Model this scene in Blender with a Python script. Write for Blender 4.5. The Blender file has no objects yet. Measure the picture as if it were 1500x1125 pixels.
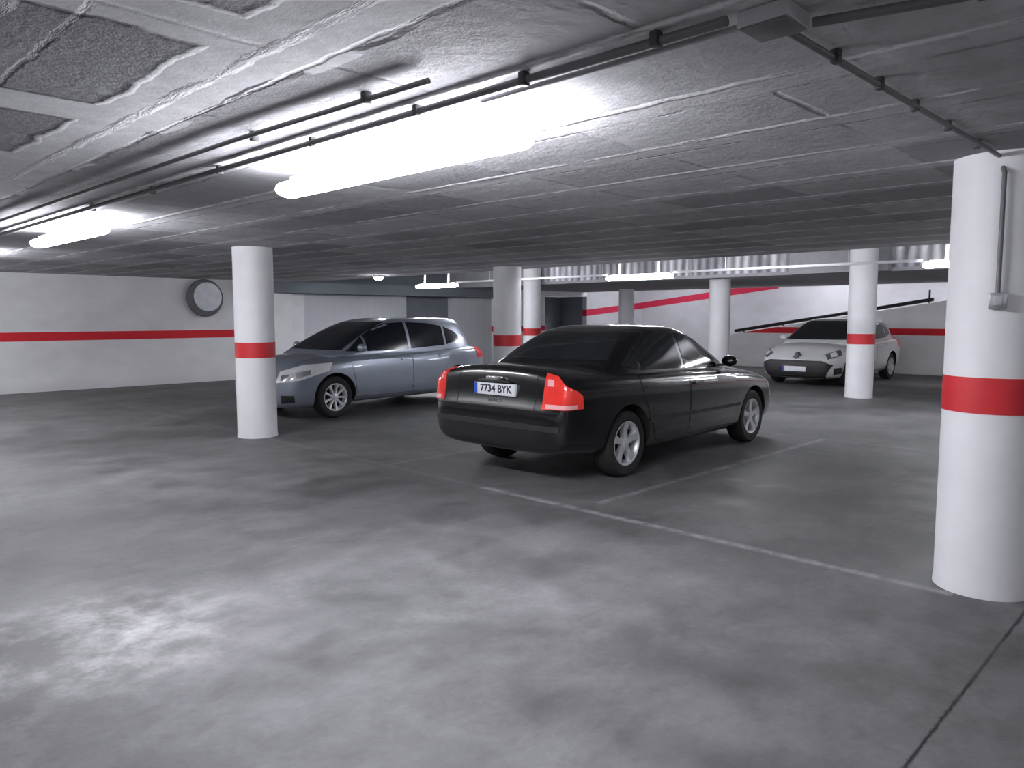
import bpy, bmesh, math, random
from mathutils import Vector, Matrix
from mathutils.bvhtree import BVHTree
random.seed(4)
R = math.radians
col = bpy.context.scene.collection
scene = bpy.context.scene
scene.view_settings.view_transform = 'Standard'

# ------------------------------------------------------------------ materials
class NG:
    def __init__(s, name):
        s.m = bpy.data.materials.new(name); s.m.use_nodes = True
        s.nt = s.m.node_tree; s.b = s.nt.nodes['Principled BSDF']
        g = s.nt.nodes.new('ShaderNodeNewGeometry'); s.pos = g.outputs['Position']
        sp = s.nt.nodes.new('ShaderNodeSeparateXYZ'); s.link(s.pos, sp.inputs[0])
        s.x, s.y, s.z = sp.outputs
    def link(s, a, b): s.nt.links.new(a, b)
    def put(s, v, inp):
        if isinstance(v, (int, float)): inp.default_value = v
        elif isinstance(v, (tuple, list)): inp.default_value = tuple(v) + ((1,) if len(v) == 3 and len(inp.default_value) == 4 else ())
        else: s.link(v, inp)
    def math(s, op, a, b=0.0, c=None, clamp=False):
        n = s.nt.nodes.new('ShaderNodeMath'); n.operation = op; n.use_clamp = clamp
        s.put(a, n.inputs[0]); s.put(b, n.inputs[1])
        if c is not None: s.put(c, n.inputs[2])
        return n.outputs[0]
    def noise(s, scale, detail=4, rough=.55, vec=None):
        n = s.nt.nodes.new('ShaderNodeTexNoise'); n.inputs['Scale'].default_value = scale
        n.inputs['Detail'].default_value = detail; n.inputs['Roughness'].default_value = rough
        s.link(vec if vec is not None else s.pos, n.inputs['Vector']); return n.outputs['Fac']
    def scaled(s, v):
        n = s.nt.nodes.new('ShaderNodeVectorMath'); n.operation = 'MULTIPLY'
        s.link(s.pos, n.inputs[0]); n.inputs[1].default_value = v; return n.outputs[0]
    def mix(s, f, a, b):
        n = s.nt.nodes.new('ShaderNodeMix'); n.data_type = 'RGBA'
        s.put(f, n.inputs[0]); s.put(a, n.inputs[6]); s.put(b, n.inputs[7]); return n.outputs[2]
    def ramp(s, f, lo, hi, a=0.0, b=1.0):
        n = s.nt.nodes.new('ShaderNodeMapRange'); s.put(f, n.inputs[0])
        for i, v in enumerate((lo, hi, a, b)): n.inputs[i+1].default_value = v
        return n.outputs[0]
    def band(s, c, center, half, soft=.006):
        d = s.math('ABSOLUTE', s.math('SUBTRACT', c, center))
        return s.ramp(d, half+soft, half-soft)
    def between(s, c, lo, hi):
        return s.math('MULTIPLY', s.math('GREATER_THAN', c, lo), s.math('LESS_THAN', c, hi))
    def bump(s, h, strength=.3, dist=.02):
        n = s.nt.nodes.new('ShaderNodeBump'); n.inputs['Strength'].default_value = strength
        n.inputs['Distance'].default_value = dist; s.link(h, n.inputs['Height'])
        s.link(n.outputs[0], s.b.inputs['Normal'])
    def out(s, color, rough=.6, metal=0, spec=.5):
        s.put(color, s.b.inputs['Base Color']); s.put(rough, s.b.inputs['Roughness'])
        s.put(metal, s.b.inputs['Metallic']); s.put(spec, s.b.inputs['Specular IOR Level']); return s.m

def simple(name, c, rough=.5, metal=0, spec=.5, coat=0, emit=None, es=0, vary=.08, nscale=6):
    g = NG(name)
    n = g.noise(nscale, 3)
    f = g.ramp(n, .3, .7, 1-vary, 1+vary)
    mul = g.nt.nodes.new('ShaderNodeVectorMath'); mul.operation = 'SCALE'
    mul.inputs[0].default_value = c; g.link(f, mul.inputs['Scale'])
    m = g.out(mul.outputs[0], rough, metal, spec)
    g.b.inputs['Coat Weight'].default_value = coat
    g.b.inputs['Coat Roughness'].default_value = .04
    if emit:
        g.b.inputs['Emission Color'].default_value = (*emit, 1); g.b.inputs['Emission Strength'].default_value = es
    return m

def m_floor():
    g = NG('worn_concrete_floor')
    big = g.noise(.6, 5, .6); mid = g.noise(1.9, 7, .65); fine = g.noise(26, 6, .7); med = g.noise(7, 6, .7)
    v = g.math('ADD', g.math('MULTIPLY', big, .5), g.math('MULTIPLY', mid, .5))
    c = g.mix(g.ramp(v, .36, .64), (.056, .056, .058), (.170, .169, .173))
    c = g.mix(g.ramp(med, .40, .70, 0, .32), c, (.05, .05, .052))
    c = g.mix(g.ramp(fine, .42, .75, 0, .34), c, (.05, .05, .052))
    w = g.noise(.9, 8, .70, g.scaled((1.0, 1.3, 1)))
    c = g.mix(g.ramp(w, .47, .76, 0, .38), c, (.28, .278, .283))
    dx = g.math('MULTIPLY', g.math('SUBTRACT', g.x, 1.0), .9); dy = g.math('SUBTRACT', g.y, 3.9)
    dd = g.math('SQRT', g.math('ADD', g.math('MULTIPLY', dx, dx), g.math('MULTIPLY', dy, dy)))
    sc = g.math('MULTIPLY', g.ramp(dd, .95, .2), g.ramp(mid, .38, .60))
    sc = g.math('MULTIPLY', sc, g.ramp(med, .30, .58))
    c = g.mix(g.math('MULTIPLY', sc, .85), c, (.48, .475, .485))  # pale patch paints the lamp's glare into the floor colour
    fineW = g.math('MULTIPLY', g.math('SUBTRACT', g.noise(30, 3), .5), .02)
    xj = g.math('ADD', g.x, fineW); yj = g.math('ADD', g.y, fineW)
    j = g.band(yj, .76, .007, .005)
    def line_x(cx, y0, y1): return g.math('MULTIPLY', g.band(xj, cx, .035, .025), g.between(g.y, y0, y1))
    def line_y(cy, x0, x1): return g.math('MULTIPLY', g.band(yj, cy, .035, .025), g.between(g.x, x0, x1))
    L = line_x(4.64, 1.1, 4.9)
    L = g.math('MAXIMUM', L, g.math('MULTIPLY', line_x(4.64, 4.9, 14.2), .25))
    L = g.math('MAXIMUM', L, g.math('MULTIPLY', line_y(3.78, 4.9, 9.5), .85))
    for q in (line_x(9.5, -1.5, 8.9), line_y(6.35, 4.6, 9.5), line_y(8.9, 4.6, 9.5), line_y(1.15, 5.1, 9.5),
              line_y(12.0, 4.6, 9.5), line_y(6.0, 16.5, 21.6), line_y(8.5, 16.5, 21.6)):
        L = g.math('MAXIMUM', L, g.math('MULTIPLY', q, .3))
    wear = g.ramp(g.noise(6, 6, .72), .36, .62, .06, .56)
    c = g.mix(g.math('MULTIPLY', L, wear), c, (.46, .455, .46))
    c = g.mix(g.math('MULTIPLY', j, g.ramp(mid, .35, .55, .7, 1.0)), c, (.012, .012, .013))
    g.bump(g.math('ADD', g.math('MULTIPLY', fine, .5), med), .3, .01)
    return g.out(c, g.ramp(mid, .3, .7, .45, .7), 0, .3)

def m_ceiling():
    g = NG('painted_block_ceiling')
    n1 = g.noise(1.3, 5, .6); n2 = g.noise(14, 6, .7); n3 = g.noise(3.0, 6, .7, g.scaled((3, .7, 1))); n5 = g.noise(5, 6, .7)
    n6 = g.noise(2.2, 5, .65)
    wob = g.math('MULTIPLY', g.math('SUBTRACT', n5, .5), .07)
    xx = g.math('ADD', g.x, wob); yy = g.math('ADD', g.y, wob)
    S = .70
    fx = g.math('FRACT', g.math('DIVIDE', g.math('ADD', xx, 20.0), S))
    dx = g.math('ABSOLUTE', g.math('SUBTRACT', fx, .5))
    ridge = g.math('MULTIPLY', g.ramp(g.math('ABSOLUTE', g.math('SUBTRACT', fx, .39)), .045, .014), g.ramp(n3, .41, .50))
    beam = g.math('MULTIPLY', g.ramp(dx, .15, .08), g.ramp(n6, .38, .62, .05, .42))
    gap = g.math('MULTIPLY', g.ramp(g.math('ABSOLUTE', g.math('SUBTRACT', fx, .64)), .022, .006), g.ramp(n3, .46, .56))
    fy = g.math('FRACT', g.math('DIVIDE', g.math('ADD', yy, 20.0), .95))
    inpan = g.math('GREATER_THAN', dx, .13)
    gy = g.math('MULTIPLY', g.ramp(g.math('ABSOLUTE', g.math('SUBTRACT', fy, .5)), .022, .006), g.ramp(g.noise(1.7, 2), .46, .56))
    gy = g.math('MULTIPLY', gy, inpan)
    wn = g.nt.nodes.new('ShaderNodeTexWhiteNoise'); wn.noise_dimensions = '2D'
    cb = g.nt.nodes.new('ShaderNodeCombineXYZ')
    g.link(g.math('FLOOR', g.math('DIVIDE', g.math('ADD', xx, 20.35), S)), cb.inputs[0])
    g.link(g.math('FLOOR', g.math('ADD', g.math('DIVIDE', g.math('ADD', yy, 20.0), .95), .5)), cb.inputs[1])
    g.link(cb.outputs[0], wn.inputs['Vector'])
    tone = g.math('ADD', g.math('MULTIPLY', wn.outputs['Value'], .55), g.math('MULTIPLY', n1, .55))
    c = g.mix(g.ramp(tone, .3, .9), (.33, .33, .345), (.62, .62, .64))
    c = g.mix(g.ramp(n5, .42, .66, 0, .34), c, (.26, .26, .27))
    c = g.mix(g.ramp(n2, .45, .7, 0, .32), c, (.26, .26, .27))
    c = g.mix(beam, c, (.74, .74, .76))
    c = g.mix(g.math('MULTIPLY', gap, .35), c, (.12, .12, .13))
    c = g.mix(g.math('MULTIPLY', gy, .32), c, (.14, .14, .15))
    c = g.mix(g.math('MULTIPLY', ridge, .95), c, (.95, .95, .96))
    nb = g.math('MULTIPLY', g.math('SUBTRACT', g.noise(2.4, 4), .5), .16)
    xb = g.math('ADD', g.x, nb); yb = g.math('ADD', g.y, nb)
    def grid(hw):
        B = g.math('MAXIMUM', g.band(xb, 1.28, hw, .015), g.band(xb, .05, hw*.8, .015))
        B = g.math('MAXIMUM', B, g.band(xb, -1.15, hw, .015))
        for cy in (-.3, 1.0, 2.3, 3.6, 4.9, 6.2, 7.5):
            B = g.math('MAXIMUM', B, g.math('MULTIPLY', g.band(yb, cy, hw*.85, .015), g.math('LESS_THAN', xb, 1.5)))
        return B
    B = grid(.18); E = g.math('MULTIPLY', grid(.215), g.ramp(n3, .38, .5))
    left = g.math('LESS_THAN', xb, 1.45)
    c = g.mix(g.math('MULTIPLY', left, .65), c, (.21, .21, .225))
    c = g.mix(g.math('MULTIPLY', g.math('MULTIPLY', E, left), .85), c, (.04, .04, .045))
    c = g.mix(B, c, g.mix(g.ramp(n5, .4, .65), (.76, .76, .78), (.62, .62, .64)))
    h = g.math('ADD', g.math('MULTIPLY', n2, .8), g.math('MULTIPLY', ridge, 1.2))
    h = g.math('SUBTRACT', g.math('ADD', h, n5), g.math('ADD', gap, gy))
    h = g.math('MULTIPLY', h, g.math('SUBTRACT', 1.0, g.math('MULTIPLY', B, .75)))
    g.bump(h, .6, .018)
    return g.out(c, .9, 0, .15)

def m_wall(name, base=(.92, .92, .93), stripe=True, slope=None):
    g = NG(name)
    n = g.noise(1.4, 6, .6, g.scaled((1, 1, 1.6))); f = g.noise(18, 4)
    dark = tuple(v*.90 for v in base)
    c = g.mix(g.ramp(n, .35, .65), dark, base)
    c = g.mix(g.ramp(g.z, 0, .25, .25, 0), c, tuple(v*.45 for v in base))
    c = g.mix(g.ramp(f, .5, .8, 0, .12), c, dark)
    if stripe:
        c = g.mix(g.band(g.z, 1.125, .09, .004), c, (.74, .03, .045))
    if slope:
        axis, a0, z0, k, hi = slope
        co = g.x if axis == 'x' else g.y
        zz = g.math('SUBTRACT', g.z, g.math('MULTIPLY', g.math('SUBTRACT', co, a0), k))
        c = g.mix(g.math('MULTIPLY', g.band(zz, z0, .12, .004), g.math('GREATER_THAN', co, hi)), c, (.58, .03, .08))
    g.bump(f, .2, .008)
    return g.out(c, .75, 0, .3)

M = {}
M['floor'] = m_floor(); M['ceil'] = m_ceiling()
M['ceil_plain'] = simple('plain_ceiling_paint', (.38, .38, .40), .85)
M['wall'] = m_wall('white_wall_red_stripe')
M['wall_plain'] = m_wall('white_wall', stripe=False)
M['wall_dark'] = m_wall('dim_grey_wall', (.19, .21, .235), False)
M['wall_slopey'] = m_wall('ramp_wall_stripe', (.62, .62, .65), False, ('y', 17.6, 1.96, -.115, 11.9))
M['wall_slopex'] = m_wall('ramp_side_wall_stripe', (.62, .62, .65), False, ('x', 22.0, 1.66, .085, 21))
M['colpaint'] = simple('white_column_paint', (.80, .80, .82), .6, vary=.03, nscale=4)
M['red'] = simple('red_band_paint', (.58, .025, .032), .5)
M['dark'] = simple('dark_plastic', (.02, .02, .022), .5)
M['rubber'] = simple('tyre_rubber', (.018, .018, .019), .8)
M['well'] = simple('wheel_well_black', (.008, .008, .008), .9)
M['grey_pipe'] = simple('grey_conduit_plastic', (.14, .14, .15), .5)
M['clamp'] = simple('conduit_clamp_plastic', (.05, .05, .055), .6)
M['pipe_light'] = simple('pale_conduit_plastic', (.42, .42, .44), .5)
M['metal'] = simple('galvanised_metal', (.40, .41, .43), .4, .7)
M['tube'] = simple('lamp_diffuser', (1, 1, 1), .4, emit=(.93, .935, 1.0), es=120)
M['tube_mid'] = simple('lamp_diffuser_mid', (1, 1, 1), .4, emit=(.93, .935, 1.0), es=75)
M['tube_low'] = simple('lamp_diffuser_dim', (1, 1, 1), .4, emit=(.93, .935, 1.0), es=32)
M['tube_far'] = simple('lamp_diffuser_far', (1, 1, 1), .4, emit=(.93, .94, 1.0), es=82)
M['fixture'] = simple('lamp_body_plastic', (.6, .58, .56), .5)
M['black_paint'] = simple('black_car_paint', (.003, .003, .004), .25, 0, .5, coat=1, vary=.02)
M['silver_paint'] = simple('blue_silver_car_paint', (.33, .37, .44), .34, .45, .5, coat=.8, vary=.02)
M['white_paint'] = simple('white_car_paint', (.90, .90, .91), .3, 0, .5, coat=1, vary=.01)
M['glass'] = simple('dark_car_glass', (.02, .023, .028), .06, 0, .9)
M['glass_mid'] = simple('grey_car_glass', (.015, .018, .024), .14, 0, .28)
M['alloy'] = simple('alloy_wheel', (.75, .76, .79), .35, .4)
M['chrome'] = simple('chrome', (.8, .8, .82), .2, .9)
M['red_lens'] = simple('red_lamp_lens', (.65, .03, .025), .2, 0, .6, coat=1, emit=(1, .07, .04), es=.15)
M['red_lens_plain'] = simple('faint_glow_red_lens', (.60, .02, .03), .35, 0, .4, emit=(1, .05, .06), es=.12)  # faint emission put into the lens though the lamp is off
M['clear_lens'] = simple('clear_lamp_lens', (.93, .94, .97), .15, 0, .8, coat=1)  # whitened base colour stands in for bright reflections on the lens
M['pink_lens'] = simple('pale_pink_lamp_lens', (.85, .45, .45), .2, 0, .6, coat=1)
M['plate'] = simple('plate_white', (.80, .81, .86), .4)
M['blue'] = simple('plate_blue', (.03, .09, .5), .4)
M['ink'] = simple('plate_ink', (.02, .02, .03), .5)
M['mirror'] = simple('mirror_glass', (.88, .92, .96), .6, .05)
g = NG('corrugated_shutter'); s_ = g.math('SINE', g.math('MULTIPLY', g.x, 24.0))
g.bump(s_, .06, .02); g.out(g.mix(g.ramp(s_, -1, 1), (.60, .62, .65), (.62, .64, .67)), .6, .0); M['shutter'] = g.m
g = NG('glowing_daylight_strip')
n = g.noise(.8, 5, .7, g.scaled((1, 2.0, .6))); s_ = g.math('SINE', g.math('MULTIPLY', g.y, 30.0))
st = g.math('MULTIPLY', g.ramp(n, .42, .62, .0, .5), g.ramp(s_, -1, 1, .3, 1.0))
g.out(g.mix(g.ramp(s_, -1, 1), (.16, .16, .18), (.42, .42, .45)), .6); g.b.inputs['Emission Color'].default_value = (.9, .92, 1, 1); g.link(st, g.b.inputs['Emission Strength']); M['daylight_glow'] = g.m  # emission in the strip itself stands in for daylight

# ------------------------------------------------------------------ mesh helpers
def box(bm, x0, x1, y0, y1, z0, z1, bevel=0):
    t = bmesh.new()
    bmesh.ops.create_cube(t, size=1, matrix=Matrix.Translation(((x0+x1)/2, (y0+y1)/2, (z0+z1)/2)) @ Matrix.Diagonal((x1-x0, y1-y0, z1-z0, 1)))
    if bevel: bmesh.ops.bevel(t, geom=list(t.edges), offset=bevel, segments=2, affect='EDGES', profile=.5)
    merge(bm, t)
def merge(bm, t):
    me = bpy.data.meshes.new('t'); t.to_mesh(me); t.free(); bm.from_mesh(me); bpy.data.meshes.remove(me)
def lathe(bm, prof, mat=Matrix(), n=40, closed=False):
    rings = []
    for r, h in prof:
        rings.append([bm.verts.new(mat @ Vector((r*math.cos(2*math.pi*i/n), r*math.sin(2*math.pi*i/n), h))) for i in range(n)])
    K = len(rings)
    for k in range(K if closed else K-1):
        a, b = rings[k], rings[(k+1) % K]
        for i in range(n): bm.faces.new((a[i], a[(i+1) % n], b[(i+1) % n], b[i]))
    if not closed:
        for rg in (rings[0], rings[-1]):
            if prof[0 if rg is rings[0] else -1][0] > 1e-5: bm.faces.new(rg)
def tube(bm, pts, r, n=10):
    pts = [Vector(p) for p in pts]; rings = []
    for i, p in enumerate(pts):
        if i == 0: d = pts[1]-p
        elif i == len(pts)-1: d = p-pts[-2]
        else: d = (pts[i+1]-p).normalized()+(p-pts[i-1]).normalized()
        d.normalize(); a = d.orthogonal() if abs(d.z) > .9 else d.cross(Vector((0, 0, 1)))
        if abs(d.z) > .9: a = Vector((1, 0, 0))-d*d.x
        a.normalize(); b = d.cross(a)
        rings.append([bm.verts.new(p+(a*math.cos(2*math.pi*k/n)+b*math.sin(2*math.pi*k/n))*r) for k in range(n)])
    for a, b in zip(rings, rings[1:]):
        for k in range(n): bm.faces.new((a[k], a[(k+1) % n], b[(k+1) % n], b[k]))
    bm.faces.new(rings[0]); bm.faces.new(rings[-1])
def obj(name, bm, mat, parent=None, smooth=True, angle=35):
    bmesh.ops.recalc_face_normals(bm, faces=bm.faces)
    me = bpy.data.meshes.new(name); bm.to_mesh(me); bm.free()
    return obj_me(name, me, mat, parent, smooth, angle)
def obj_me(name, me, mat, parent=None, smooth=True, angle=35):
    if mat is not None: me.materials.clear(); me.materials.append(mat)
    if smooth:
        for p in me.polygons: p.use_smooth = True
        me.set_sharp_from_angle(angle=R(angle))
    o = bpy.data.objects.new(name, me); col.objects.link(o)
    if parent: o.parent = parent
    return o
def struct(name, bm, mat):
    o = obj(name, bm, mat, smooth=False); o['kind'] = 'structure'; return o
def thing(name, label, cat, loc=(0, 0, 0), rz=0, group=None):
    o = bpy.data.objects.new(name, None); col.objects.link(o); o.empty_display_size = .1
    o.location = loc; o.rotation_euler = (0, 0, rz); o['label'] = label; o['category'] = cat
    if group: o['group'] = group
    return o
def sbox(name, mat, *a):
    b = bmesh.new(); box(b, *a); return struct(name, b, mat)

# ------------------------------------------------------------------ the shell
sbox('floor', M['floor'], -8, 30, -8, 22, -.2, 0)
sbox('ceiling', M['ceil'], -8, 10.2, -8, 20, 2.4, 2.9)
sbox('ceiling_raised', M['ceil_plain'], 10.2, 15.6, -8, 20, 2.9, 3.1)
sbox('ceiling_back', M['ceil_plain'], 15.6, 21.8, -8, 20, 2.4, 2.9)
sbox('ceiling_ramp', M['ceil_plain'], 21.8, 26, -8, 20, 3.8, 4.0)
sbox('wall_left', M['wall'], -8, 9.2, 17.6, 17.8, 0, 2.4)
sbox('wall_left_pale', M['wall_plain'], 9.2, 10.0, 17.6, 17.8, 0, 2.4)
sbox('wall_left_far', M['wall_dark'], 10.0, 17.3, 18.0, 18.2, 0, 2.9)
sbox('wall_left_end', M['wall'], 17.3, 19.7, 17.6, 17.8, 0, 2.9)
sbox('wall_left_header_shade', M['wall_dark'], 8.6, 17.3, 17.35, 17.6, 2.12, 2.4)  # dark strip stands in for the shadow along the wall top
sbox('wall_left_ramp', M['wall_slopex'], 22.0, 25.5, 17.6, 17.8, 0, 3.8)
sbox('wall_left_lintel', M['wall_plain'], 19.7, 22.0, 17.6, 17.8, 2.25, 3.8)
sbox('wall_back', M['wall_slopey'], 25.5, 25.7, -8, 17.8, 0, 3.8)
sbox('wall_front', M['wall'], -8.2, -8, -8, 20, 0, 2.4)
sbox('wall_right', M['wall'], -8, 26, -8.2, -8, 0, 3.8)
b = bmesh.new(); box(b, 19.7, 22.0, 18.9, 19.0, 0, 2.25); box(b, 19.6, 19.7, 17.8, 19.0, 0, 2.25); box(b, 22, 22.1, 17.8, 19.0, 0, 2.25)
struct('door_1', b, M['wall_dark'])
b = bmesh.new(); box(b, 10.5, 13.9, 17.9, 18.0, 0, 2.12); struct('door_2', b, M['shutter'])
b = bmesh.new(); box(b, 10.0, 10.5, 17.86, 18.0, 0, 2.12); struct('trim_1', b, M['wall_plain'])
b = bmesh.new(); box(b, 15.6, 17.3, 17.80, 18.0, 0, 2.12); struct('trim_2', b, M['shutter'])
def prism_yz(bm, poly, x0, x1):
    A = [bm.verts.new((x0, y, z)) for y, z in poly]; B = [bm.verts.new((x1, y, z)) for y, z in poly]
    bm.faces.new(A); bm.faces.new(B[::-1]); n = len(poly)
    for i in range(n): bm.faces.new((A[i], A[(i+1) % n], B[(i+1) % n], B[i]))
b = bmesh.new(); prism_yz(b, [(11.8, 0), (11.8, .96), (2.8, 2.4), (-8, 2.4), (-8, 0)], 21.8, 22.0); struct('wall_parapet', b, M['wall'])
b = bmesh.new(); prism_yz(b, [(12.0, 0), (-6, 2.6), (-8, 2.6), (-8, 0)], 22.0, 25.5); struct('floor_ramp', b, M['wall_plain'])
b = bmesh.new(); box(b, 15.55, 15.6, 2.6, 14.0, 2.47, 2.89); w = struct('window_glow_1', b, M['daylight_glow'])  # opaque glowing panel set against the solid slab face
b = bmesh.new()
for y in (2.6, 5.5, 6.7, 9.4, 12.0, 14.0): box(b, 15.53, 15.55, y-.05, y+.05, 2.47, 2.89)
box(b, 15.53, 15.6, 2.57, 14.03, 2.40, 2.47)
obj('window_frame', b, M['ceil_plain'], w, smooth=False)
sbox('trim_3', M['ceil_plain'], 15.3, 15.53, 5.0, 6.9, 2.4, 2.9)

# ------------------------------------------------------------------ columns
def column(x, y, h, label, red=True, r=.245):
    t = thing('round_column', label, 'column', (x, y, 0), group='round concrete columns')
    b = bmesh.new(); lathe(b, [(r+.004, 0), (r+.004, .02), (r, .05), (r, h-.001)], n=64); obj('shaft', b, M['colpaint'], t)
    if red:
        b = bmesh.new(); rr = r+.0025
        lathe(b, [(r-.01, 1.015), (rr, 1.015), (rr, 1.21), (r-.01, 1.21)], n=64, closed=True); obj('red_band', b, M['red'], t)
    return t
column(4.90, 1.02, 2.4, 'thick white column in the right foreground with a grey switch box and red band')
column(4.65, 9.12, 2.4, 'white round column with red band standing before the nose of the silver-blue hatchback')
column(9.57, 9.45, 2.4, 'white round column with red band between the silver-blue hatchback and black sedan roof')
column(14.9, 5.3, 2.9, 'white round column with red band standing before the white hatchback')
column(15.25, 14.1, 2.9, 'slim distant white column with red band directly left of the black sedan roof peak')
column(20.3, 14.6, 2.4, 'farthest thin white column before the sloping red stripe')
column(16.4, 9.1, 2.4, 'plain white distant column without any red band', red=False)

# ------------------------------------------------------------------ lights
def fixture(x, y0, y1, label, mat, top, drop=.135, hw=.085, hh=.045):
    zc_ = top-drop
    t = thing('fluorescent_light', label, 'ceiling light', (x, (y0+y1)/2, zc_), group='fluorescent batten lights')
    L = (y1-y0)/2
    b = bmesh.new(); box(b, -.018, .018, -L+.08, L-.08, hh+.002, hh+.022, .003)
    for s in (-.6, .6): box(b, -.012, .012, s*L-.02, s*L+.02, hh+.02, drop)
    obj('lamp_body', b, M['fixture'], t, smooth=False)
    b = bmesh.new(); NN = 20
    rings = []
    for yy, sc in ((-L, .55), (-L+.015, .85), (-L+.04, 1), (L-.04, 1), (L-.015, .85), (L, .55)):
        rings.append([b.verts.new((hw*sc*math.cos(2*math.pi*i/NN), yy, hh*sc*math.sin(2*math.pi*i/NN))) for i in range(NN)])
    for p, q in zip(rings, rings[1:]):
        for i in range(NN): b.faces.new((p[i], p[(i+1) % NN], q[(i+1) % NN], q[i]))
    b.faces.new(rings[0]); b.faces.new(rings[-1])
    obj('diffuser', b, mat, t)
fixture(2.28, 2.15, 4.05, 'glaring fluorescent batten nearest the camera on the ceiling', M['tube'], 2.4, .14, .085, .045)
fixture(2.2, 6.95, 8.8, 'bright fluorescent batten cut by the left edge of the photo', M['tube_mid'], 2.4)
fixture(2.2, 11.6, 13.1, 'added unseen fluorescent batten toward the striped left wall', M['tube_far'], 2.4)  # lamp added outside the view to light the left wall
fixture(1.2, 15.0, 16.5, 'added unseen fluorescent batten closest to the striped left wall', M['tube_far'], 2.4)  # second lamp put in out of view to brighten the left wall
fixture(2.2, -2.4, -.9, 'fluorescent batten behind the camera beside the long conduit', M['tube_low'], 2.4)
fixture(-2.6, 2.5, 4.0, 'added unseen fluorescent batten in the aisle left of the camera', M['tube_low'], 2.4)  # added out of view to light the near floor
fixture(-2.0, -2.5, -1.0, 'fluorescent batten in the aisle behind the camera', M['tube_low'], 2.4)
fixture(7.0, -3.2, -1.7, 'added unseen fluorescent batten to the right of the thick foreground column', M['tube_low'], 2.4)  # unseen lamp added to light the columns and black sedan
fixture(12.2, 7.75, 9.25, 'distant hanging fluorescent batten directly above the black sedan roof', M['tube_far'], 2.9, .62)
fixture(12.2, 13.75, 15.25, 'distant hanging fluorescent batten above the silver-blue hatchback roof', M['tube_far'], 2.9, .62)
fixture(12.2, 2.0, 3.5, 'distant hanging fluorescent batten beside the thick foreground column', M['tube_far'], 2.9, .62)
fixture(19.0, -.6, .9, 'added unseen fluorescent batten to the right of the white hatchback', M['tube_far'], 2.4)  # added off to the right to brighten the back bay and white hatchback
fixture(23.8, 4.0, 5.5, 'added hidden fluorescent batten above the ramp near its top', M['tube_far'], 3.8)  # ramp lamp added above the ceiling edge to brighten the far area
fixture(23.8, 9.0, 10.5, 'added hidden fluorescent batten above the middle of the ramp', M['tube_far'], 3.8)  # another added ramp lamp, hidden above the ceiling edge
fixture(23.0, 14.5, 16.0, 'added hidden fluorescent batten above the foot of the ramp', M['tube_far'], 3.8)  # also added and hidden, lights the ramp foot and end walls
fixture(11.2, 5.2, 6.7, 'added hidden fluorescent batten in the raised bay right of centre', M['tube_mid'], 2.9)  # added behind the ceiling edge to light the glowing strip and back bay
fixture(11.2, 10.6, 12.1, 'added hidden fluorescent batten in the raised bay left of centre', M['tube_mid'], 2.9)  # matching added lamp, hidden from the camera by the main ceiling
t = thing('bulkhead_lamp', 'tiny bright bulkhead lamp on the ceiling above the roller shutter', 'ceiling light', (9.6, 13.3, 2.4))
b = bmesh.new(); lathe(b, [(.12, 0), (.12, -.03), (.10, -.035)], n=24); obj('lamp_body', b, M['fixture'], t)
b = bmesh.new(); lathe(b, [(.095, -.03), (.09, -.07), (.05, -.1), (0.0, -.11)], n=24); obj('diffuser', b, M['tube_far'], t)
for (y0, y1, lab) in ((3.52, 7.73, 'thin grey trunking between the right and middle hanging battens'), (9.27, 13.73, 'thin grey trunking between the middle and left hanging battens')):
    t = thing('cable_trunking', lab, 'cable trunking', (12.2, (y0+y1)/2, 2.35)); h = (y1-y0)/2
    b = bmesh.new(); box(b, -.02, .02, -h+.002, h-.002, -.02, .02); obj('channel', b, M['pipe_light'], t, smooth=False)
    for s in (-1, 1):
        b = bmesh.new(); tube(b, [(0, s*h*.5, .02), (0, s*h*.5, .55)], .006, 6); obj('hanger', b, M['metal'], t)

# ------------------------------------------------------------------ conduits
def conduit(pts, r, label, mat, clamps=(), cm='clamp'):
    t = thing('conduit', label, 'conduit', pts[0])
    o0 = Vector(pts[0])
    b = bmesh.new(); tube(b, [Vector(p)-o0 for p in pts], r, 12); obj('pipe', b, mat, t)
    for c in clamps:
        q = Vector(c)-o0; b = bmesh.new(); box(b, q.x-.018, q.x+.018, q.y-.014, q.y+.014, q.z-r-.005, q.z+.027, .004); obj('clamp', b, M[cm], t)
    return t
zc = 2.372
conduit([(2.02, 1.12, zc), (2.0, 4, zc), (1.95, 12.5, zc)], .015, 'thick dark conduit running from the junction box past the nearest light', M['grey_pipe'], [(2.01, y, zc) for y in (1.35, 1.9, 2.5, 3.3, 4.3, 5.3, 6.5)])
conduit([(1.78, 2.15, zc), (1.72, 3.5, zc), (1.66, 12.5, zc)], .011, 'thinner conduit left of the thick conduit above the nearest light', M['grey_pipe'], [(1.76, y, zc) for y in (2.5, 3.4)])
conduit([(2.09, 1.12, zc), (2.09, 2.2, zc)], .010, 'short pale conduit feeding the nearest light', M['pipe_light'])
conduit([(2.22, 1.03, zc), (4.66, 1.0, zc), (4.685, .99, 2.33), (4.63, .965, 2.28), (4.63, .965, 1.66)], .012, 'grey conduit crossing to the thick foreground column and down to its switch box', M['grey_pipe'],
        [(x, 1.02, zc) for x in (2.55, 2.95, 3.35, 3.8, 4.3)])
conduit([(2.2, .95, zc), (2.3, .6, zc), (2.35, -5, zc)], .014, 'conduit leaving the junction box toward the top right', M['grey_pipe'], [(2.3, .55, zc), (2.33, 0, zc)])
t = thing('junction_box', 'grey square junction box where the ceiling conduits meet', 'junction box', (2.12, 1.03, 2.4))
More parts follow.
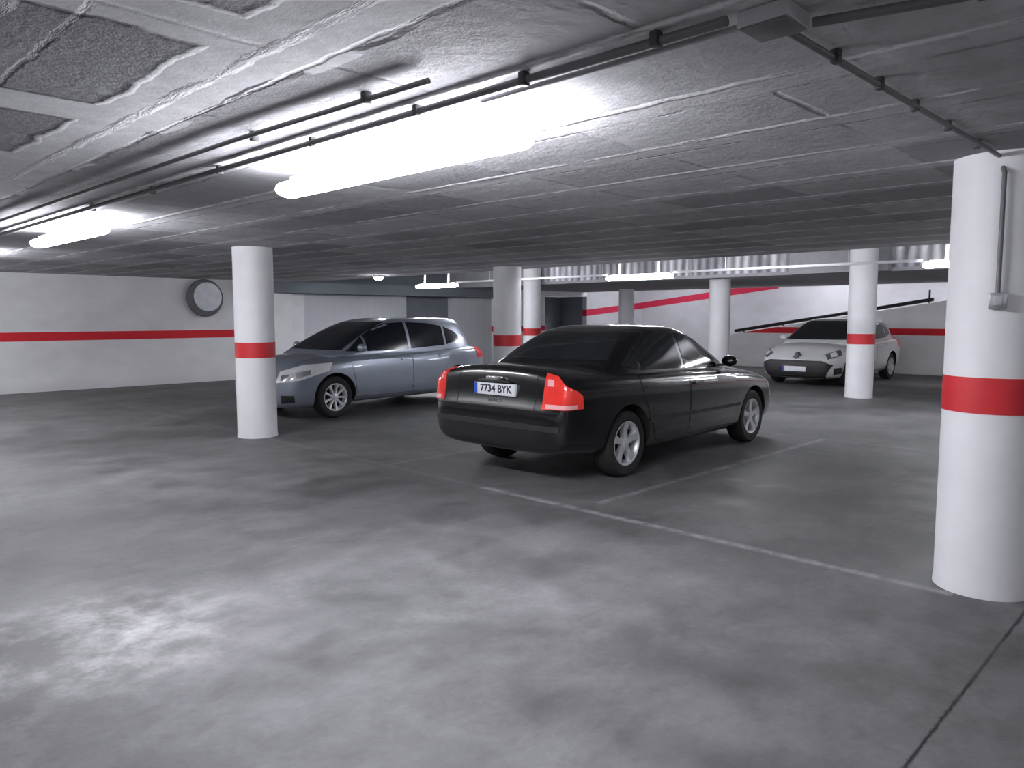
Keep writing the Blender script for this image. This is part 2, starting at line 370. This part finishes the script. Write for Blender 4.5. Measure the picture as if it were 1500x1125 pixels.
b = bmesh.new(); box(b, -.075, .075, -.075, .075, -.045, 0, .006); obj('box_body', b, M['pipe_light'], t)
b = bmesh.new(); box(b, -.068, .068, -.068, .068, -.052, -.045, .003); obj('lid', b, M['grey_pipe'], t)
a = math.atan2(-.204, -.979)
t = thing('switch_box', 'small grey switch box on the thick foreground column', 'switch box', (4.90-.2455*.979, 1.02-.2455*.204, 1.62), a)
b = bmesh.new(); box(b, -.01, .045, -.042, .042, -.042, .042, .006); obj('box_body', b, M['metal'], t)
b = bmesh.new(); box(b, .045, .053, -.02, .02, -.025, .025, .003); obj('rocker', b, M['pipe_light'], t)
t = thing('convex_mirror', 'round convex traffic mirror with dark rim high on the left wall', 'mirror', (7.72, 17.6, 1.96))
mm = Matrix.Rotation(R(90), 4, 'X')
b = bmesh.new(); lathe(b, [(.0, .04), (.42, .05), (.435, .09), (.41, .12), (.36, .115), (0, .11)], mm, 48); obj('rim', b, M['grey_pipe'], t)
b = bmesh.new(); lathe(b, [(.335, .115), (.27, .135), (.16, .15), (.0, .155)], Matrix.Translation((.065, 0, .03)) @ mm, 48); obj('mirror_glass', b, M['mirror'], t)
b = bmesh.new(); box(b, -.06, .06, -.06, 0, -.06, .06); obj('bracket', b, M['metal'], t)
t = thing('hand_rail', 'dark pipe hand rail along the rising ramp parapet', 'hand rail', (21.9, 11.6, 0))
k = (2.4-.96)/9.0
b = bmesh.new(); tube(b, [(0, 0, 1.0+.08), (0, -5.6, 1.0+.08+5.6*k)], .05, 8); obj('rail', b, M['dark'], t)
for i in range(5):
    yy = -.3-i*1.25; z0 = .96+(.2-yy)*k
    if i == 4: yy = -5.5; z0 = .96+(.2-yy)*k
    b = bmesh.new(); tube(b, [(0, yy, z0-.01), (0, yy, z0+(.08 if i < 4 else .35))], .025, 8); obj('post', b, M['dark'], t)

# ------------------------------------------------------------------ cars
X, Y, Z = Vector((1, 0, 0)), Vector((0, 1, 0)), Vector((0, 0, 1))
def evaluated(o):
    dg = bpy.context.evaluated_depsgraph_get(); dg.update()
    return bpy.data.meshes.new_from_object(o.evaluated_get(dg))
def subd(verts, faces, lv):
    me = bpy.data.meshes.new('c'); me.from_pydata(verts, [], faces)
    bm = bmesh.new(); bm.from_mesh(me); bmesh.ops.recalc_face_normals(bm, faces=bm.faces); bm.to_mesh(me); bm.free()
    o = bpy.data.objects.new('c', me); col.objects.link(o)
    m = o.modifiers.new('s', 'SUBSURF'); m.levels = lv; m.render_levels = lv
    r = evaluated(o); bpy.data.objects.remove(o); return r
def bvh_of(me):
    bm = bmesh.new(); bm.from_mesh(me); t = BVHTree.FromBMesh(bm); bm.free(); return t
def shell(st):
    vs = []; n = 0
    for (x, w, zb, zs, zt) in st:
        half = [(0, zb), (w*.80, zb), (w*.96, zb+.07), (w*1.0, zb+(zs-zb)*.38), (w*1.0, zb+(zs-zb)*.70), (w*.985, zs-.05), (w*.93, zs), (w*.58, zs+(zt-zs)*.85), (0, zt)]
        loop = half + [(-a, b) for a, b in half[-2:0:-1]]; n = len(loop)
        vs += [(x, a, b) for a, b in loop]
    fs = []
    for i in range(len(st)-1):
        for k in range(n): fs.append((i*n+k, i*n+(k+1) % n, (i+1)*n+(k+1) % n, (i+1)*n+k))
    fs.append(tuple(range(n))[::-1]); fs.append(tuple(range((len(st)-1)*n, len(st)*n)))
    return subd(vs, fs, 3)
def cabin(lv):
    vs = []; n = 0
    for (z, xf, xr, w) in lv:
        s = min(1, (xf-xr)/2.2)
        half = [(xf, 0), (xf-.02*s, .45*w), (xf-.09*s, .82*w), (xf-.26*s, .97*w)]
        for q in (.25, .5, .75): half.append(((xf-.26*s)*(1-q)+(xr+.26*s)*q, w*(1.0 if q != .5 else 1.01)))
        half += [(xr+.26*s, .97*w), (xr+.09*s, .82*w), (xr+.02*s, .45*w), (xr, 0)]
        loop = half+[(a, -b) for a, b in half[-2:0:-1]]; n = len(loop)
        vs += [(a, b, z) for a, b in loop]
    fs = []
    for i in range(len(lv)-1):
        for k in range(n): fs.append((i*n+k, i*n+(k+1) % n, (i+1)*n+(k+1) % n, (i+1)*n+k))
    fs.append(tuple(range(n))[::-1])
    o = (len(lv)-1)*n; h = n//2
    for k in range(h):
        a1, a2 = k, k+1; b1, b2 = (n-k) % n, (n-k-1) % n
        if k == 0: fs.append((o+0, o+1, o+n-1))
        elif k == h-1: fs.append((o+a1, o+a2, o+b1))
        else: fs.append((o+a1, o+a2, o+b2, o+b1))
    return subd(vs, fs, 3)
def resample(pl, n):
    P = [Vector(p) for p in pl]; d = [0]
    for a, b in zip(P, P[1:]): d.append(d[-1]+(b-a).length)
    T = d[-1]; out = []
    for i in range(n+1):
        t = T*i/n; k = 0
        while k < len(P)-2 and d[k+1] < t: k += 1
        L = d[k+1]-d[k]; f = (t-d[k])/L if L > 1e-9 else 0
        out.append(P[k].lerp(P[k+1], min(max(f, 0), 1)))
    return out
def patch(name, tree, parent, mat, A, B, frame, off=.004, nx=22, nz=8, depth=.012, origin=Vector((0, 0, 0))):
    e1, e2, d = frame; A = resample(A, nx); B = resample(B, nx)
    bm = bmesh.new(); O = []; I = []
    for j in range(nz+1):
        ro, ri = [], []
        for i in range(nx+1):
            q = A[i].lerp(B[i], j/nz); p = origin+e1*q.x+e2*q.y
            hit, nrm, _, _ = tree.ray_cast(p-d*6, d)
            if hit is None: hit, nrm, _, _ = tree.find_nearest(p)
            if nrm.dot(d) > 0: nrm = -nrm
            ro.append(bm.verts.new(hit+nrm*off)); ri.append(bm.verts.new(hit-nrm*depth))
        O.append(ro); I.append(ri)
    def q4(a, b, c, e):
        try: bm.faces.new((a, b, c, e))
        except ValueError: pass
    for j in range(nz):
        for i in range(nx): q4(O[j][i], O[j][i+1], O[j+1][i+1], O[j+1][i])
    for i in range(nx): q4(O[0][i], O[0][i+1], I[0][i+1], I[0][i]); q4(O[nz][i], O[nz][i+1], I[nz][i+1], I[nz][i])
    for j in range(nz): q4(O[j][0], O[j+1][0], I[j+1][0], I[j][0]); q4(O[j][nx], O[j+1][nx], I[j+1][nx], I[j][nx])
    bmesh.ops.remove_doubles(bm, verts=bm.verts, dist=1e-5)
    return obj(name, bm, mat, parent, angle=40)
def surf(tree, frame, a, b, origin=Vector((0, 0, 0))):
    e1, e2, d = frame; p = origin+e1*a+e2*b
    hit, n, _, _ = tree.ray_cast(p-d*6, d); return hit, n
FRONT = (Y, Z, -X); REAR = (Y, Z, X); TOPV = (X, Y, -Z)
def SIDE(s): return (X, Z, Vector((0, -s, 0)))
def wheel(parent, x, y, s, rad, spokes, sw):
    mm = Matrix.Translation((x, y, rad)) @ Matrix.Rotation(R(-90*s), 4, 'X')   # local +z -> s*y
    k = rad/.322
    b = bmesh.new(); lathe(b, [(.205*k, -.095), (.235*k, -.105), (.29*k, -.103), (.312*k, -.085), (.322*k, -.04), (.322*k, .04), (.312*k, .085), (.29*k, .103), (.235*k, .105), (.212*k, .095), (.200*k, .05), (.2*k, -.05)], mm, 56, closed=True)
    w = obj('wheel', b, M['rubber'], parent)
    b = bmesh.new()
    lathe(b, [(.20*k, .06), (.213*k, .092), (.213*k, .100), (.205*k, .100), (.192*k, .085), (.185*k, .05), (.18*k, -.05), (.195*k, -.06)], mm, 56, closed=True)
    lathe(b, [(.0, .03), (.055, .03), (.058, .07), (.05, .085), (.03, .09), (0, .09)], mm, 32)
    for i in range(spokes):
        rm = mm @ Matrix.Rotation(2*math.pi*i/spokes+.3, 4, 'Z')
        P = [(.035, -sw*.8), (.12*k, -sw*.85), (.195*k, -sw*1.25), (.195*k, sw*1.25), (.12*k, sw*.85), (.035, sw*.8)]
        zt = [.082, .078, .092, .092, .078, .082]
        A = [b.verts.new(rm @ Vector((p[0], p[1], zz))) for p, zz in zip(P, zt)]
        B = [b.verts.new(rm @ Vector((p[0], p[1], zz-.05))) for p, zz in zip(P, zt)]
        b.faces.new((A[0], A[1], A[4], A[5])); b.faces.new((A[1], A[2], A[3], A[4]))
        b.faces.new((B[0], B[1], B[4], B[5])); b.faces.new((B[1], B[2], B[3], B[4]))
        for q in range(6): b.faces.new((A[q], A[(q+1) % 6], B[(q+1) % 6], B[q]))
    obj('rim', b, M['alloy'], w)
    b = bmesh.new(); lathe(b, [(.0, .015), (.192*k, .015), (.192*k, -.02), (0, -.02)], mm, 40); obj('backing_disc', b, M['well'], w)  # plain black disc backing the spokes, no brake modelled
    return w
def text_mesh(s, size, mat4, name, mat, parent, ext=.002, bold=.0):
    c = bpy.data.curves.new('txt', 'FONT'); c.body = s; c.size = size; c.align_x = 'CENTER'; c.align_y = 'CENTER'; c.extrude = ext; c.offset = bold
    o = bpy.data.objects.new('txt', c); col.objects.link(o); me = evaluated(o); bpy.data.objects.remove(o)
    me.transform(mat4); return obj_me(name, me, mat, parent, smooth=False)
def basis(xa, ya, za, loc):
    m = Matrix((xa, ya, za)).transposed().to_4x4(); m.translation = loc; return m
def car(name, label, loc, rz, P):
    t = thing(name, label, 'car', loc, rz)
    paint = M[P['paint']]; gl = M[P['glass']]
    me = shell(P['st']); tb = bvh_of(me)
    mc = cabin(P['cab']); tc = bvh_of(mc)
    W = P['w']; rad = P['rad']
    me.materials.clear(); me.materials.append(paint); me.materials.append(M['well'])
    body = bpy.data.objects.new('body', me); col.objects.link(body)
    cut = []
    for ax in P['axles']:
        for s in (-1, 1):
            b = bmesh.new()
            y0, y1 = sorted((s*(W-.27), s*(W+.3)))
            lathe(b, [(rad+.045, y0), (rad+.045, y1)], Matrix.Translation((ax, 0, rad+.01)) @ Matrix.Rotation(R(-90), 4, 'X'), 48)
            bmesh.ops.recalc_face_normals(b, faces=b.faces)
            cm = bpy.data.meshes.new('cut'); b.to_mesh(cm); b.free(); cm.materials.append(M['well'])
            co = bpy.data.objects.new('cut', cm); col.objects.link(co); cut.append(co)
            md = body.modifiers.new('b', 'BOOLEAN'); md.operation = 'DIFFERENCE'; md.solver = 'EXACT'; md.object = co
            try: md.material_mode = 'TRANSFER'
            except Exception: pass
    me2 = evaluated(body); bpy.data.objects.remove(body)
    for c in cut: bpy.data.objects.remove(c)
    body = obj_me('body', me2, None, t, angle=50)
    roof = obj_me('roof', mc, paint, t, angle=60)
    for ax in P['axles']:
        for s in (-1, 1): wheel(t, ax, s*(W-.035-.10), s, rad, P['spokes'], P['sw'])
    for s in (-1, 1):
        for i, (A, B) in enumerate(P['side_glass']): patch('side_window', tc, t, gl, A, B, SIDE(s), .004)
        for (A, B, hx, hz) in P['doors']:
            c = Vector(((A[0][0]+A[-1][0]+B[0][0]+B[-1][0])/4, (A[0][1]+A[-1][1]+B[0][1]+B[-1][1])/4))
            ex = lambda pl: [tuple(c+(Vector(p)-c)*1.0+Vector((math.copysign(.007, p[0]-c.x), math.copysign(.007, p[1]-c.y)))) for p in pl]
            patch('door_seam', tb, t, M['well'], ex(A), ex(B), SIDE(s), .0012, 26, 10)
            d = patch('door', tb, t, paint, A, B, SIDE(s), .0035, 26, 10)
            patch('door_handle', tb, d, M[P.get('handle', P['paint'])], [(hx-.09, hz-.014), (hx+.09, hz-.014)], [(hx-.085, hz+.014), (hx+.085, hz+.014)], SIDE(s), .028, 8, 3)
        mx, mz = P['mirror']
        hit, n = surf(tc, SIDE(s), mx, mz+.02)
        bm = bmesh.new(); bmesh.ops.create_cube(bm, size=1, matrix=Matrix.Translation((mx+.03, s*(abs(hit.y)+.135), mz+.03)) @ Matrix.Diagonal((.13, .22, .15, 1)))
        m_ = bpy.data.meshes.new('m'); bm.to_mesh(m_); bm.free()
        ms = subd([v.co[:] for v in m_.vertices], [tuple(p.vertices) for p in m_.polygons], 3)
        mo = obj_me('side_mirror', ms, paint, t)
        bm = bmesh.new(); y0, y1 = sorted((s*(abs(hit.y)-.03), s*(abs(hit.y)+.08))); box(bm, mx-.02, mx+.06, y0, y1, mz-.03, mz+.0, .008); obj('mirror_arm', bm, M['dark'], mo)
    A, B = P['windshield']; ws = patch('windshield', tc, t, gl, A, B, FRONT, .004, 24, 12)
    patch('wiper', tc, ws, M['dark'], [(-.5, A[0][1]+.02), (.1, A[0][1]+.03)], [(-.5, A[0][1]+.035), (.1, A[0][1]+.05)], FRONT, .015, 10, 2)
    A, B = P['rear_window']; patch('rear_window', tc, t, gl, A, B, REAR, .004, 24, 12)
    return t, tb, tc

# ---- black sedan
sedan = dict(paint='black_paint', glass='glass', w=.90, rad=.325, axles=(-1.31, 1.405), spokes=5, sw=.034,
  st=[(-2.27, .64, .42, .64, .65), (-2.26, .77, .34, .69, .71), (-2.225, .82, .31, .77, .81), (-2.205, .835, .30, .95, 1.04), (-2.17, .85, .29, 1.0, 1.085), (-1.95, .885, .26, 1.00, 1.09),
      (-1.5, .90, .20, .99, 1.085), (-.9, .90, .18, .975, 1.06), (-.2, .90, .18, .955, 1.02), (.5, .90, .18, .935, 1.0), (1.05, .90, .18, .91, .98), (1.45, .895, .19, .87, .93),
      (1.80, .875, .20, .81, .86), (2.02, .83, .21, .74, .77), (2.15, .75, .25, .66, .68), (2.22, .58, .36, .56, .57)],
  cab=[(.86, 1.18, -1.86, .83), (.98, 1.08, -1.76, .81), (1.12, .82, -1.52, .76), (1.26, .54, -1.22, .705), (1.37, .28, -.95, .655), (1.43, .02, -.66, .58), (1.445, -.12, -.5, .38)],
  side_glass=[([(.80, 1.0), (-.14, .99)], [(.74, 1.02), (.30, 1.28), (.12, 1.335), (-.14, 1.36)]),
              ([(-.20, .995), (-.98, 1.01)], [(-.20, 1.36), (-.50, 1.355), (-.80, 1.31), (-.98, 1.24)]),
              ([(-1.03, 1.02), (-1.24, 1.05)], [(-1.03, 1.22), (-1.24, 1.08)])],
  doors=[([(.98, .30), (-.16, .30)], [(.90, .93), (-.16, .94)], 0.0, .83), ([(-.18, .30), (-.80, .30), (-.98, .62), (-1.08, .80)], [(-.18, .94), (-1.12, .955)], -.95, .85)],
  mirror=(.70, 1.0), windshield=([(-.70, 1.02), (.70, 1.02)], [(-.55, 1.36), (.55, 1.36)]),
  rear_window=([(-.66, 1.12), (.66, 1.12)], [(-.52, 1.37), (.52, 1.37)]))
t, tb, tc = car('sedan', 'black four-door sedan seen from its rear corner with red tail lights', (7.19, 5.13, 0), R(2.0), sedan)
for s in (-1, 1):
    n = Vector((-.85, s*.53, 0)).normalized(); e = Vector((-.53, -s*.85, 0)).normalized()
    fr = (e, Z, -n); og = Vector((-2.10, s*.80, 0))
    wi = .24 if s < 0 else .15
    L = patch('tail_light', tb, t, M['red_lens'], [(-.10, .725), (wi+.02, .715)], [(-.09, .84), (-.05, .88), (.04, .93), (wi*.45, 1.0), (wi-.02, 1.03)], fr, .012, 20, 10, origin=og)
    patch('reverse_lens', tb, L, M['pink_lens'], [(-.05, .73), (wi-.02, .722)], [(-.045, .765), (wi-.02, .76)], fr, .016, 12, 3, origin=og)
    patch('reflector_lens', tb, L, M['pink_lens'], [(wi*.6, .92), (wi-.04, .92)], [(wi*.6, .975), (wi-.04, .98)], fr, .016, 6, 3, origin=og)
patch('bumper_seam', tb, t, M['well'], [(-.82, .685), (.82, .685)], [(-.82, .697), (.82, .697)], REAR, .0015, 30, 2)
patch('bumper_strip', tb, t, M['dark'], [(-.78, .52), (.78, .52)], [(-.78, .57), (.78, .57)], REAR, .012, 30, 3)
patch('trunk_seam', tb, t, M['well'], [(-.50, .70), (-.494, .70)], [(-.50, 1.03), (-.494, 1.03)], REAR, .0015, 2, 14)
patch('trunk_seam', tb, t, M['well'], [(.494, .70), (.50, .70)], [(.494, 1.03), (.50, 1.03)], REAR, .0015, 2, 14)
hit, n = surf(tb, REAR, 0, .86)
px = hit.x-.02
b = bmesh.new(); box(b, px-.012, px+.05, -.26, .26, .805, .915, .004); pl = obj('number_plate', b, M['plate'], t)
b = bmesh.new(); box(b, px-.0135, px, .215, .258, .808, .912); obj('plate_blue_strip', b, M['blue'], pl, smooth=False)
text_mesh('7734 BYK', .098, basis(-Y, Z, -X, (px-.0135, -.025, .862)), 'plate_lettering', M['ink'], pl, bold=.002)
b = bmesh.new(); box(b, px-.02, px+.06, -.20, .20, .925, .950, .006); obj('trunk_handle', b, M['dark'], t)
b = bmesh.new(); box(b, px-.03, px+.03, -.08, .08, .952, .978, .002); obj('plate_lamp', b, M['chrome'], t)
text_mesh('VOLVO', .05, basis(-Y, Z, -X, (surf(tb, REAR, 0, .76)[0].x-.006, -.0, .755)), 'trunk_lettering', M['chrome'], t, bold=.001)
for s in (-1, 1): patch('side_moulding', tb, t, M['dark'], [(-.95, .50), (1.0, .50)], [(-.95, .54), (1.0, .54)], SIDE(s), .012, 30, 2)

# ---- silver hatchback and white hatchback
def hatch(L2, W, H, paint, glass, spokes, sw, rad, low=0.0, full=0.0, blunt=0.0):
    f = L2/2.11; k = H/1.515
    st = [(-2.11, .64, .42, .62, .63), (-2.09, .76, .30, .72, .74), (-2.05, .82, .24, .90, .93), (-1.98, .845, .22, .98, 1.02), (-1.75, .87, .20, 1.0, 1.05), (-1.3, .88, .19, .98, 1.03),
          (-.6, .88, .19, .95, 1.0), (.3, .88, .19, .92, .98), (.9, .88, .19, .90, .98), (1.2, .875, .19, .87, .96), (1.55, .85, .20, .82, .89), (1.76, .79, .21, .75, .80), (1.91, .72, .22, .67, .70), (2.04, .62, .25, .58, .60), (2.11, .46, .32, .49, .50)]
    bl = {1.76: .03, 1.91: .07, 2.04: .11, 2.11: .13}
    st = [(x*f, (w+blunt*bl.get(x, 0))*W/.88, zb-(low if x > 1.3 else 0), zs+(full if x > 1.3 else 0), zt+(full if x > 1.3 else 0)) for x, w, zb, zs, zt in st]
    cab = [(.84, 1.46, -2.04, .82), (.97, 1.24, -2.01, .80), (1.14, .92, -1.95, .755), (1.32, .55, -1.85, .70), (1.44, .22, -1.76, .65), (1.495, -.06, -1.68, .58), (1.512, -.3, -1.45, .38)]
    cab = [(z*k, a*f, b*f, w*W/.88) for z, a, b, w in cab]
    sc = lambda pl: [(x*f, z*k) for x, z in pl]
    sw_ = lambda pl: [(y*W/.88, z*k) for y, z in pl]
    return dict(paint=paint, glass=glass, w=W, rad=rad, axles=(-1.38*f, 1.22*f), spokes=spokes, sw=sw, st=st, cab=cab,
      side_glass=[(sc([(.95, 1.0), (.60, .99)]), sc([(.90, 1.02), (.60, 1.22)])),
                  (sc([(.56, .99), (-.28, 1.0)]), sc([(.56, 1.235), (.30, 1.36), (.08, 1.42), (-.28, 1.44)])),
                  (sc([(-.34, 1.005), (-1.12, 1.04)]), sc([(-.34, 1.44), (-.8, 1.42), (-1.12, 1.37)])),
                  (sc([(-1.17, 1.05), (-1.50, 1.12)]), sc([(-1.17, 1.36), (-1.42, 1.27), (-1.50, 1.2)]))],
      doors=[([(.82, .30), (-.30, .30)], [(.94, .91), (-.30, .935)], -.15, .84), ([(-.32, .30), (-.88, .30), (-1.03, .60), (-1.14, .78)], [(-.32, .935), (-1.22, .96)], -1.0, .87)],
      mirror=(.72*f, 1.02*k), windshield=(sw_([(-.68, 1.02), (.68, 1.02)]), sw_([(-.55, 1.44), (.55, 1.44)])),
      rear_window=(sw_([(-.60, 1.08), (.60, 1.08)]), sw_([(-.50, 1.40), (.50, 1.40)])))
def corner(s, fwd=1):
    n = Vector((.80*fwd, s*.60, 0)).normalized(); e = Vector((.60*fwd, -s*.80, 0)).normalized(); return (e, Z, -n)
P = hatch(2.11, .88, 1.515, 'silver_paint', 'glass_mid', 9, .016, .318, .05, .05, .3)
t, tb, tc = car('hatchback', 'silver-blue five-door hatchback parked nose out behind the left column', (7.48, 10.78, 0), R(183.2), P)
for s in (-1, 1):
    og = Vector((1.80, s*.66, 0))
    L = patch('headlight', tb, t, M['clear_lens'], [(-.44, .73), (-.10, .60), (.22, .57)], [(-.46, .84), (-.12, .82), (.22, .72)], corner(s), .010, 20, 8, origin=og)
    patch('indicator_lens', tb, L, M['metal'], [(-.22, .68), (-.04, .63)], [(-.22, .75), (-.04, .71)], corner(s), .012, 8, 4, origin=og)
    patch('headlight_bulb', tb, L, M['chrome'], [(.04, .61), (.16, .60)], [(.04, .69), (.16, .67)], corner(s), .014, 8, 4, origin=og)
    patch('fog_light', tb, t, M['dark'], [(-.02, .28), (.16, .27)], [(-.02, .38), (.16, .39)], corner(s), .006, 8, 4, origin=og)
    og = Vector((-2.0, s*.74, 0))
    patch('tail_light', tb, t, M['red_lens_plain'], [(-.16, .80), (.14, .80)], [(-.18, .96), (-.08, .99), (.12, .98)], corner(s, -1), .012, 16, 8, origin=og)
    patch('side_moulding', tb, t, M['silver_paint'], [(-.85, .42), (.85, .42)], [(-.85, .46), (.85, .46)], SIDE(s), .010, 30, 2)
patch('grille', tb, t, M['dark'], [(-.34, .53), (.34, .53)], [(-.42, .60), (.42, .60)], FRONT, .006, 20, 4)
patch('lower_grille', tb, t, M['dark'], [(-.42, .24), (.42, .24)], [(-.48, .38), (.48, .38)], FRONT, .006, 20, 4)
patch('bonnet_seam', tb, t, M['well'], [(1.25, -.68), (1.75, -.58)], [(1.25, -.673), (1.75, -.573)], TOPV, .0015, 16, 2)
patch('bonnet_seam', tb, t, M['well'], [(1.25, .68), (1.75, .58)], [(1.25, .673), (1.75, .573)], TOPV, .0015, 16, 2)
x = surf(tb, FRONT, 0, .47)[0].x
b = bmesh.new(); box(b, x-.03, x+.02, -.26, .26, .42, .53, .004); obj('number_plate', b, M['plate'], t)

P = hatch(2.14, .90, 1.50, 'white_paint', 'glass', 5, .03, .322, .05, .02, 1.0)
t, tb, tc = car('hatchback', 'white hatchback parked nose out at the far right beneath the ramp', (18.40, 7.17, 0), R(180), P)
for s in (-1, 1):
    og = Vector((1.82, s*.68, 0))
    L = patch('headlight', tb, t, M['clear_lens'], [(-.42, .77), (-.10, .64), (.20, .58)], [(-.48, .86), (-.10, .82), (.20, .70)], corner(s), .010, 20, 8, origin=og)
    patch('indicator_lens', tb, L, M['grey_pipe'], [(-.20, .69), (.14, .60)], [(-.20, .81), (.14, .71)], corner(s), .012, 8, 4, origin=og)
    patch('headlight_bulb', tb, L, M['clear_lens'], [(-.08, .67), (.05, .65)], [(-.08, .76), (.05, .72)], corner(s), .018, 8, 4, origin=og)
    patch('fog_light', tb, t, M['dark'], [(-.24, .29), (.0, .28)], [(-.24, .43), (.0, .42)], corner(s), .006, 8, 4, origin=og)
    og = Vector((-2.0, s*.74, 0))
    patch('tail_light', tb, t, M['red_lens'], [(-.16, .80), (.14, .80)], [(-.22, .96), (-.10, 1.0), (.12, .98)], corner(s, -1), .012, 16, 8, origin=og)
gr = patch('grille', tb, t, M['dark'], [(-.62, .17), (.62, .17)], [(-.78, .49), (-.60, .57), (.60, .57), (.78, .49)], FRONT, .010, 28, 8)
for i in range(4):
    z = .25+i*.06; patch('grille_bar', tb, gr, M['clamp'], [(-.5-.02*i, z), (.5+.02*i, z)], [(-.5-.02*i, z+.007), (.5+.02*i, z+.007)], FRONT, .014, 24, 1)
x = surf(tb, FRONT, 0, .40)[0].x
b = bmesh.new(); box(b, x-.03, x+.025, -.26, .26, .335, .445, .004); pl = obj('number_plate', b, M['plate'], t)
b = bmesh.new(); box(b, x+.02, x+.0265, -.258, -.215, .338, .442); obj('plate_blue_strip', b, M['blue'], pl, smooth=False)
lion = [(-.01, .06), (.02, .07), (.04, .05), (.03, .03), (.05, .02), (.055, .035), (.065, .01), (.03, 0), (.035, -.02), (.06, -.03), (.055, -.045), (.02, -.035), (.005, -.06), (-.03, -.065), (-.015, -.04), (-.02, -.01), (-.05, -.03), (-.06, -.01), (-.035, .0), (-.02, .03)]
hit, n = surf(tb, FRONT, 0, .61)
b = bmesh.new(); A = [b.verts.new((hit.x+.012, y*1.3, .665+z*1.3)) for y, z in lion]; B = [b.verts.new((hit.x-.10, y*1.3, .665+z*1.3)) for y, z in lion]
b.faces.new(A); b.faces.new(B[::-1])
for i in range(len(lion)): b.faces.new((A[i], A[(i+1) % len(lion)], B[(i+1) % len(lion)], B[i]))
obj('badge', b, M['grey_pipe'], t, smooth=False)

# ------------------------------------------------------------------ world and camera
w = bpy.data.worlds.new('World'); scene.world = w; w.use_nodes = True
w.node_tree.nodes['Background'].inputs[0].default_value = (.5, .52, .6, 1); w.node_tree.nodes['Background'].inputs[1].default_value = .3
cd = bpy.data.cameras.new('Camera'); cam = bpy.data.objects.new('Camera', cd); col.objects.link(cam)
cd.sensor_width = 36; cd.lens = 1110/1500*36; cd.clip_end = 200
cam.location = (0, 0, 1.54); cam.rotation_euler = (R(90-5.12), 0, R(-45.73)); scene.camera = cam
